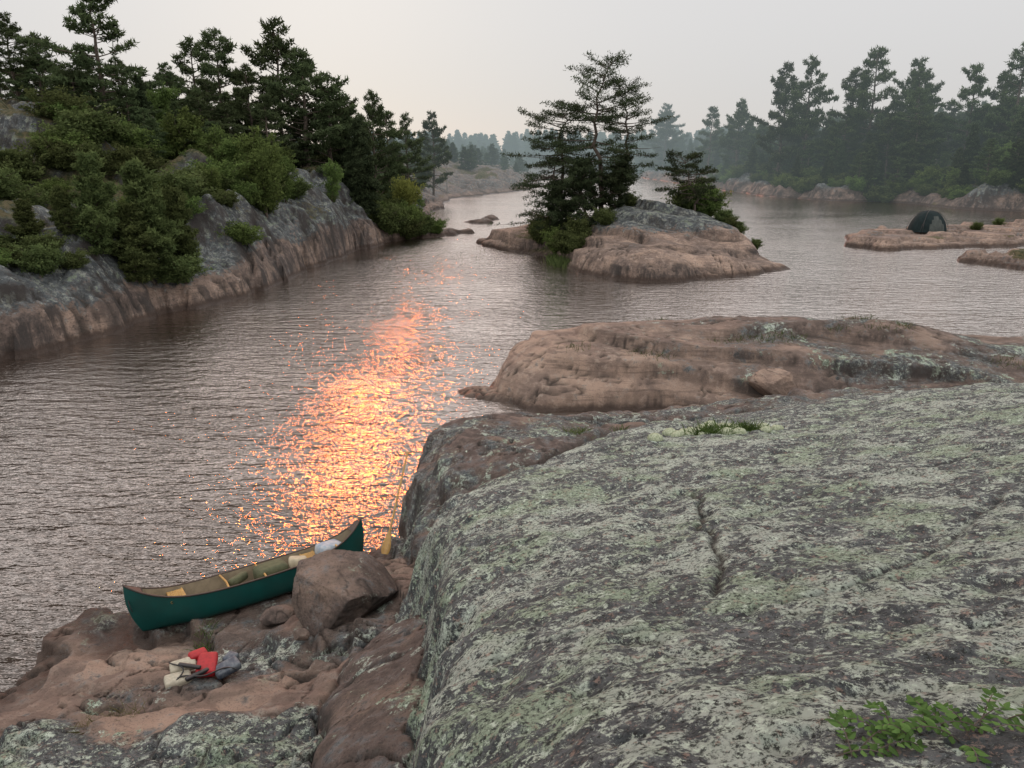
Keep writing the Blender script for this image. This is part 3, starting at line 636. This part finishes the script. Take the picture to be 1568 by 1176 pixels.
def boulder(name,loc,rad,seed,tint,cuts=9,rot=0,planes=None):
    R=np.random.default_rng(seed); bm=bmesh.new(); bmesh.ops.create_icosphere(bm,subdivisions=6,radius=1)
    P=np.array([v.co[:] for v in bm.verts])
    for k in range(cuts):
        n_=nrmz(R.normal(size=3)); 
        if k==0: n_=nrmz(np.array([.1,-.2,1.]))
        c0=.60+.24*R.random(); e=np.maximum(0,P@n_-c0); P-=e[:,None]*n_*.93
    P*=(1+.05*fbm(P[:,0]*1.6+P[:,2]*1.3,P[:,1]*1.6-P[:,2]*.9,4,seed)+.02*fbm(P[:,0]*6+P[:,2]*6,P[:,1]*6-P[:,2]*5,4,seed,.6))[:,None]
    P*=np.array(rad)
    F=np.array([[v.index for v in f.verts] for f in bm.faces]); bm.free()
    T=np.tile(np.array(tint,float),(len(P),1)); T[:,3]=np.clip(np.exp(-(fbm(P[:,0]*1.4+P[:,2],P[:,1]*1.4-P[:,2],2,seed+3)/.02)**2)*.8,0,1)
    me=make_mesh(name,P,[(F,0)],T,True,[ROCK]); o=link(bpy.data.objects.new(name,me)); o.location=loc; o.rotation_euler=(0,0,rot); return o
boulder('boulder',(-2.9,10.95,1.0),(1.02,.86,.74),4,(.12,0,.85,0),12,.3)
boulder('boulder',(-4.0,11.15,.5),(.32,.25,.2),6,(.05,0,.9,0))
boulder('boulder',(-3.25,9.95,.95),(.13,.12,.1),7,(.1,0,.6,0))
boulder('boulder',(8.5,23.4,gz(8.5,23.4)+.38),(.80,.55,.58),9,(.02,0,.0,0))
pr=link(bpy.data.objects.new('wooden_paddle',None)); A_=Vector((-2.55,13.4,.40)); B_=Vector((-2.18,14.6,2.1)); Lp=(B_-A_).length
a=Acc(); a.add(*tube([(0,0,.4),(0,0,Lp-.12)],.022,8),0); a.add(*tube([(0,0,Lp-.13),(0,0,Lp-.09),(0,0,Lp)],[.018,.022,.03],8),0)
a.add(*tube([(-.05,0,Lp),(.05,0,Lp)],[.02,.02],8),0); obj_from(a,'shaft',[WOOD],True,pr)
a=Acc(); t=np.linspace(0,1,14); w=.085*np.sin(np.clip(t*.93+.07,0,1)**.55*math.pi*.98)+.012; V=[];
for tt_,ww in zip(t,w): V+=[(-ww,-.004,tt_*.5),(0,-.011,tt_*.5),(ww,-.004,tt_*.5),(ww,.004,tt_*.5),(0,.011,tt_*.5),(-ww,.004,tt_*.5)]
i=np.arange(13)[:,None]*6; j=np.arange(6)[None]; F=np.stack([i+j,i+(j+1)%6,i+6+(j+1)%6,i+6+j],-1).reshape(-1,4); a.add(np.array(V),F); obj_from(a,'blade',[WOOD],True,pr)
pr.location=A_; pr.rotation_mode='QUATERNION'; pr.rotation_quaternion=(B_-A_).to_track_quat('Z','Y')
lj=link(bpy.data.objects.new('life_jacket',None)); RED=simple('red_nylon',(.38,.012,.018),.6,None,20,.004); CRM=simple('cream_nylon',(.45,.42,.33),.7,None,20,.004); NAV=simple('navy_nylon',(.04,.055,.08),.6,(.12,.14,.16),12,.004)
def pad(nm,size,loc,mat,rot): 
    o=rbox(nm,size,loc,mat,lj,rot,min(size)*.42)
    sub=o.modifiers.new('s','SUBSURF'); sub.levels=1; sub.render_levels=1; return o
pad('left_front_panel',(.36,.24,.14),(-.28,-.04,.07),CRM,(0,.1,.2)); pad('right_front_panel',(.36,.20,.14),(-.22,.20,.10),CRM,(.2,0,.15))
pad('back_panel',(.28,.40,.14),(.10,.12,.10),RED,(.1,.1,-.1)); pad('shoulder_strap',(.34,.07,.06),(-.02,-.10,.15),BLACK,(0,.1,.5)); pad('shoulder_strap',(.34,.06,.05),(-.12,.06,.19),BLACK,(0,0,-.5))
pad('lower_panel',(.36,.24,.13),(.37,.0,.07),NAV,(0,-.1,.35)); pad('collar',(.26,.16,.12),(-.02,.32,.14),RED,(.1,.1,.4)); pad('side_panel',(.2,.18,.11),(.42,.18,.08),NAV,(0,0,.9))
a=Acc(); t=np.linspace(0,1,16); a.add(*tube(np.c_[-.4+.9*t,-.13+.06*np.sin(t*9),.10+.08*np.sin(t*3.1)],.012,5),0); a.add(*tube(np.c_[-.3+.1*np.sin(t*5),-.12+.42*t,.13+.06*np.sin(t*3.1)],.011,5),0); obj_from(a,'webbing',[BLACK],True,lj)
_z=[gz(-4.45+u_,9.05+v_) for u_ in (-.4,-.2,0,.2,.4) for v_ in (-.15,.05,.3)]
lj.location=(-4.45,9.05,.55*max(_z)+.45*sum(_z)/15); lj.rotation_euler=(.10,0,.35); lj.scale=(1.0,1.0,1.0)
tent=link(bpy.data.objects.new('tent',None)); TG=simple('tent_fly',(.020,.032,.034),.8,None,3,.01,.1); TG2=simple('tent_door',(.09,.105,.10),.8,None,3,0,.1); 
nu,nv=48,14; V=[];Fd=[];Fb=[]
for j in range(nv+1):
    ph=j/nv*math.pi/2
    for i in range(nu):
        th_=i/nu*2*math.pi; cx=abs(math.cos(th_))**.75*np.sign(math.cos(th_)); cy=abs(math.sin(th_))**.75*np.sign(math.sin(th_))
        r=math.cos(ph)**.85; rid=1-.05*abs(math.sin(2*th_))*math.sin(2*ph)
        V.append((cx*r*1.85*rid,cy*r*1.35*rid,2.0*math.sin(ph)**1.1))
for j in range(nv):
    for i in range(nu):
        f=[j*nu+i,j*nu+(i+1)%nu,(j+1)*nu+(i+1)%nu,(j+1)*nu+i]
        (Fd if (33<=i<=38 and j<9 and abs(i-35.5)<(9-j)*.45) else Fb).append(f)
a=Acc(); a.add(np.array(V),np.array(Fb),0); a.G.append((np.array(Fd),1)); obj_from(a,'canopy',[TG,TG2],True,tent)
a=Acc(); ph=np.linspace(0,math.pi,24)
for q in (1,-1):
    a.add(*tube(np.c_[1.5*np.cos(ph),q*1.1*np.cos(ph),2.02*np.sin(ph)**.95],.025,5),0)
for q in [(2.6,1.9),(-2.6,1.9),(2.6,-1.9),(-2.6,-1.9)]: a.add(*tube([(q[0]*.45,q[1]*.45,1.3),(q[0],q[1],0)],.01,4),0)
obj_from(a,'poles',[BLACK],True,tent)
tent.location=(41.4,76.2,max(gz(41.4+u_,76.2+v_) for u_ in (-1.5,0,1.5) for v_ in (-1.3,0,1.3))-.1); tent.rotation_euler=(0,0,.25)
def blades(name,pts,n,h,mat,spread=.12,lean=.35,w=.006):
    a=Acc(); R=np.random.default_rng(len(pts)*7+n)
    for (x,y,z) in pts:
        c=np.c_[x+R.normal(size=n)*spread,y+R.normal(size=n)*spread,np.full(n,z-.02)]
        d=nrmz(np.c_[R.normal(size=(n,2))*lean,np.ones(n)]); l=h*(.4+.8*R.random((n,1))); s=nrmz(np.cross(d,R.normal(size=(n,3))))*w
        dd=np.c_[d[:,:2]*l*.8,np.zeros(n)]
        V=np.stack([c-s,c+s,c+d*l*.6+s*.7,c+d*l+dd*.5,c+d*l*.6-s*.7],1).reshape(-1,3); F=np.arange(n*5).reshape(-1,5)
        sh=R.random(n); a.add(V,F,0,np.repeat(np.stack([sh]*3,1),5,0))
    return link(bpy.data.objects.new(name,a.mesh(name,[mat])))
def gp(l): return [(x,y,gz(x,y)) for x,y in l]
blades('grass_tuft',gp([(-5.0,7.9),(-4.8,7.8),(-5.3,7.7)]),60,.2,F_GRS,.1,.8,.003)
blades('grass_tuft',gp([(1.3,15.8),(1.6,15.9),(1.5,15.4),(2.4,15.6),(-5.2,11.0),(-5.1,10.6)]),50,.2,F_CED,.09,.5,.006)
blades('grass_tuft',gp([(3.8,14.1),(4.0,14.1),(4.2,14.15),(4.4,14.15),(4.6,14.2),(4.8,14.2)]),120,.26,F_LEAF,.13,.6,.009)
blades('grass_tuft',gp([(5.2,29.4),(5.8,29.3),(2.2,25.3),(4.4,25.2),(5,25.1),(12.8,27.6),(13.2,27.5),(9.2,26),(10,26.2),(9.6,26.4),(11.8,26.5),(8.6,26.6),(7.4,26.4),(8,26.1),(13,26.1),(14,26.4),(17,25),(16.7,24.4)]),60,.24,F_CED,.3,.5,.007)
blades('reeds',[(rng.uniform(-5,3.4),rng.uniform(58,70),0) for _ in range(30)],4,.45,F_GRS,.35,.25,.007)
blades('sedge',[(rng.uniform(3.2,4.6),rng.uniform(57,62.5),0.02) for _ in range(40)],30,.6,F_CED,.3,.3,.02)
MOSS=simple('reindeer_lichen',(.42,.46,.33),.95,(.22,.26,.16),30,.01)
a=Acc(); R=np.random.default_rng(9)
bm=bmesh.new(); bmesh.ops.create_icosphere(bm,subdivisions=3,radius=1); IP=np.array([v.co[:] for v in bm.verts]); IF=np.array([[v.index for v in f.verts] for f in bm.faces]); bm.free()
for k in range(70):
    x=4.2+R.normal()*.52; y=14.35+R.normal()*.2; r=R.uniform(.06,.16); q=IP*(1+.16*perlin(IP[:,0]*3+k,IP[:,1]*3+IP[:,2]*3,k))[:,None]
    a.add(q*np.array([r,r,r*.7])+np.array([x,y,gz(x,y)+.01]),IF,0)
obj_from(a,'moss_cushion',[MOSS],True)
a=Acc(); R=np.random.default_rng(19)
for s in range(30):
    x0=1.12+R.random()*.95; y0=2.05+R.random()*.25; z0=gz(x0,y0); an=R.random()*6.28; L=.10+.14*R.random()
    t=np.linspace(0,1,7); P=np.c_[x0+math.cos(an)*L*t,y0+math.sin(an)*L*t*.6,z0+.06*np.sin(t*2.2)]
    a.add(*tube(P,np.linspace(.003,.0015,7),4,False),0)
    for k in range(1,7):
        for sg in (1,-1,0):
            if sg==0 and k<6: continue
            d=nrmz(np.array([math.cos(an+sg*1.1),math.sin(an+sg*1.1),R.uniform(-.1,.35)])); sd=nrmz(np.cross(d,[0,0,1])+R.normal(size=3)*.15); l=R.uniform(.03,.05); w=l*.28; c=P[k]; up_=np.array([0,0,l*.12])
            V=np.array([c,c+d*l*.35+sd*w-up_,c+d*l*.7+sd*w*.7-up_,c+d*l-up_,c+d*l*.7-sd*w*.7-up_,c+d*l*.35-sd*w-up_,c+d*l*.5+up_*.3])
            a.add(V,[[0,1,6],[1,2,6],[2,3,6],[3,4,6],[4,5,6],[5,0,6]],1,np.full((7,3),R.random()))
link(bpy.data.objects.new('bearberry_plant',a.mesh('plant',[BARK,F_LEAF])))
# ------------------------------------------------------------------ sky and light
SE=math.radians(17); SA=math.radians(-13.2)
S=Vector((math.sin(SA)*math.cos(SE),math.cos(SA)*math.cos(SE),math.sin(SE)))
w=bpy.data.worlds.new('World'); scene.world=w; w.use_nodes=True; nt=w.node_tree; nt.nodes.clear(); b=N(nt)
sky=b.n('ShaderNodeTexSky',sky_type='NISHITA'); sky.sun_disc=False; sky.sun_elevation=SE; sky.sun_rotation=SA; sky.air_density=1.0; sky.dust_density=1
tc=b.n('ShaderNodeTexCoord'); sx=b.n('ShaderNodeSeparateXYZ'); nt.links.new(tc.outputs['Generated'],sx.inputs[0]); z=b.math('MAXIMUM',sx.outputs[2],0)
hz=b.mix(b.ss(z,0,.2),(.63,.62,.62),(.72,.71,.71)); hz=b.mix(b.ss(z,.2,.5),hz,(1.0,.945,.92))
br=b.ss(z,.17,.42,1.0,1.42)
vm=b.n('ShaderNodeVectorMath',operation='SCALE'); b.put(vm.inputs[0],hz); b.put(vm.inputs['Scale'],br)
dt=b.n('ShaderNodeVectorMath',operation='DOT_PRODUCT'); nt.links.new(tc.outputs['Generated'],dt.inputs[0]); dt.inputs[1].default_value=S
gl=b.math('POWER',b.math('MAXIMUM',dt.outputs['Value'],0),10)
gv=b.n('ShaderNodeVectorMath',operation='SCALE'); gv.inputs[0].default_value=(.40,.20,.13); b.put(gv.inputs['Scale'],b.math('MULTIPLY',gl,b.ss(z,.18,.34,0,1)))
ad=b.n('ShaderNodeVectorMath',operation='ADD'); nt.links.new(vm.outputs[0],ad.inputs[0]); nt.links.new(gv.outputs[0],ad.inputs[1])
b1=b.n('ShaderNodeBackground'); nt.links.new(ad.outputs[0],b1.inputs[0]); b1.inputs[1].default_value=1.02
b2=b.n('ShaderNodeBackground'); nt.links.new(sky.outputs[0],b2.inputs[0]); b2.inputs[1].default_value=.08
mx=b.n('ShaderNodeMixShader'); mx.inputs[0].default_value=.06; nt.links.new(b1.outputs[0],mx.inputs[1]); nt.links.new(b2.outputs[0],mx.inputs[2])
o=b.n('ShaderNodeOutputWorld'); nt.links.new(mx.outputs[0],o.inputs[0])
ld=bpy.data.lights.new('sun','SUN'); ld.energy=.5; ld.color=(1,.19,.02); ld.angle=math.radians(3.0)
lo=link(bpy.data.objects.new('sun',ld)); lo.rotation_mode='QUATERNION'; lo.rotation_quaternion=S.to_track_quat('Z','Y'); lo.location=(0,0,60)
# ------------------------------------------------------------------ camera
cd=bpy.data.cameras.new('camera'); cd.lens=26.4; cd.sensor_width=36; cd.clip_end=9000; cd.clip_start=.05
co=link(bpy.data.objects.new('camera',cd)); co.location=(0,0,8); co.rotation_euler=(math.radians(90-16.8),0,0); scene.camera=co
scene.view_settings.view_transform='Standard'; scene.view_settings.look='None'; scene.view_settings.exposure=0
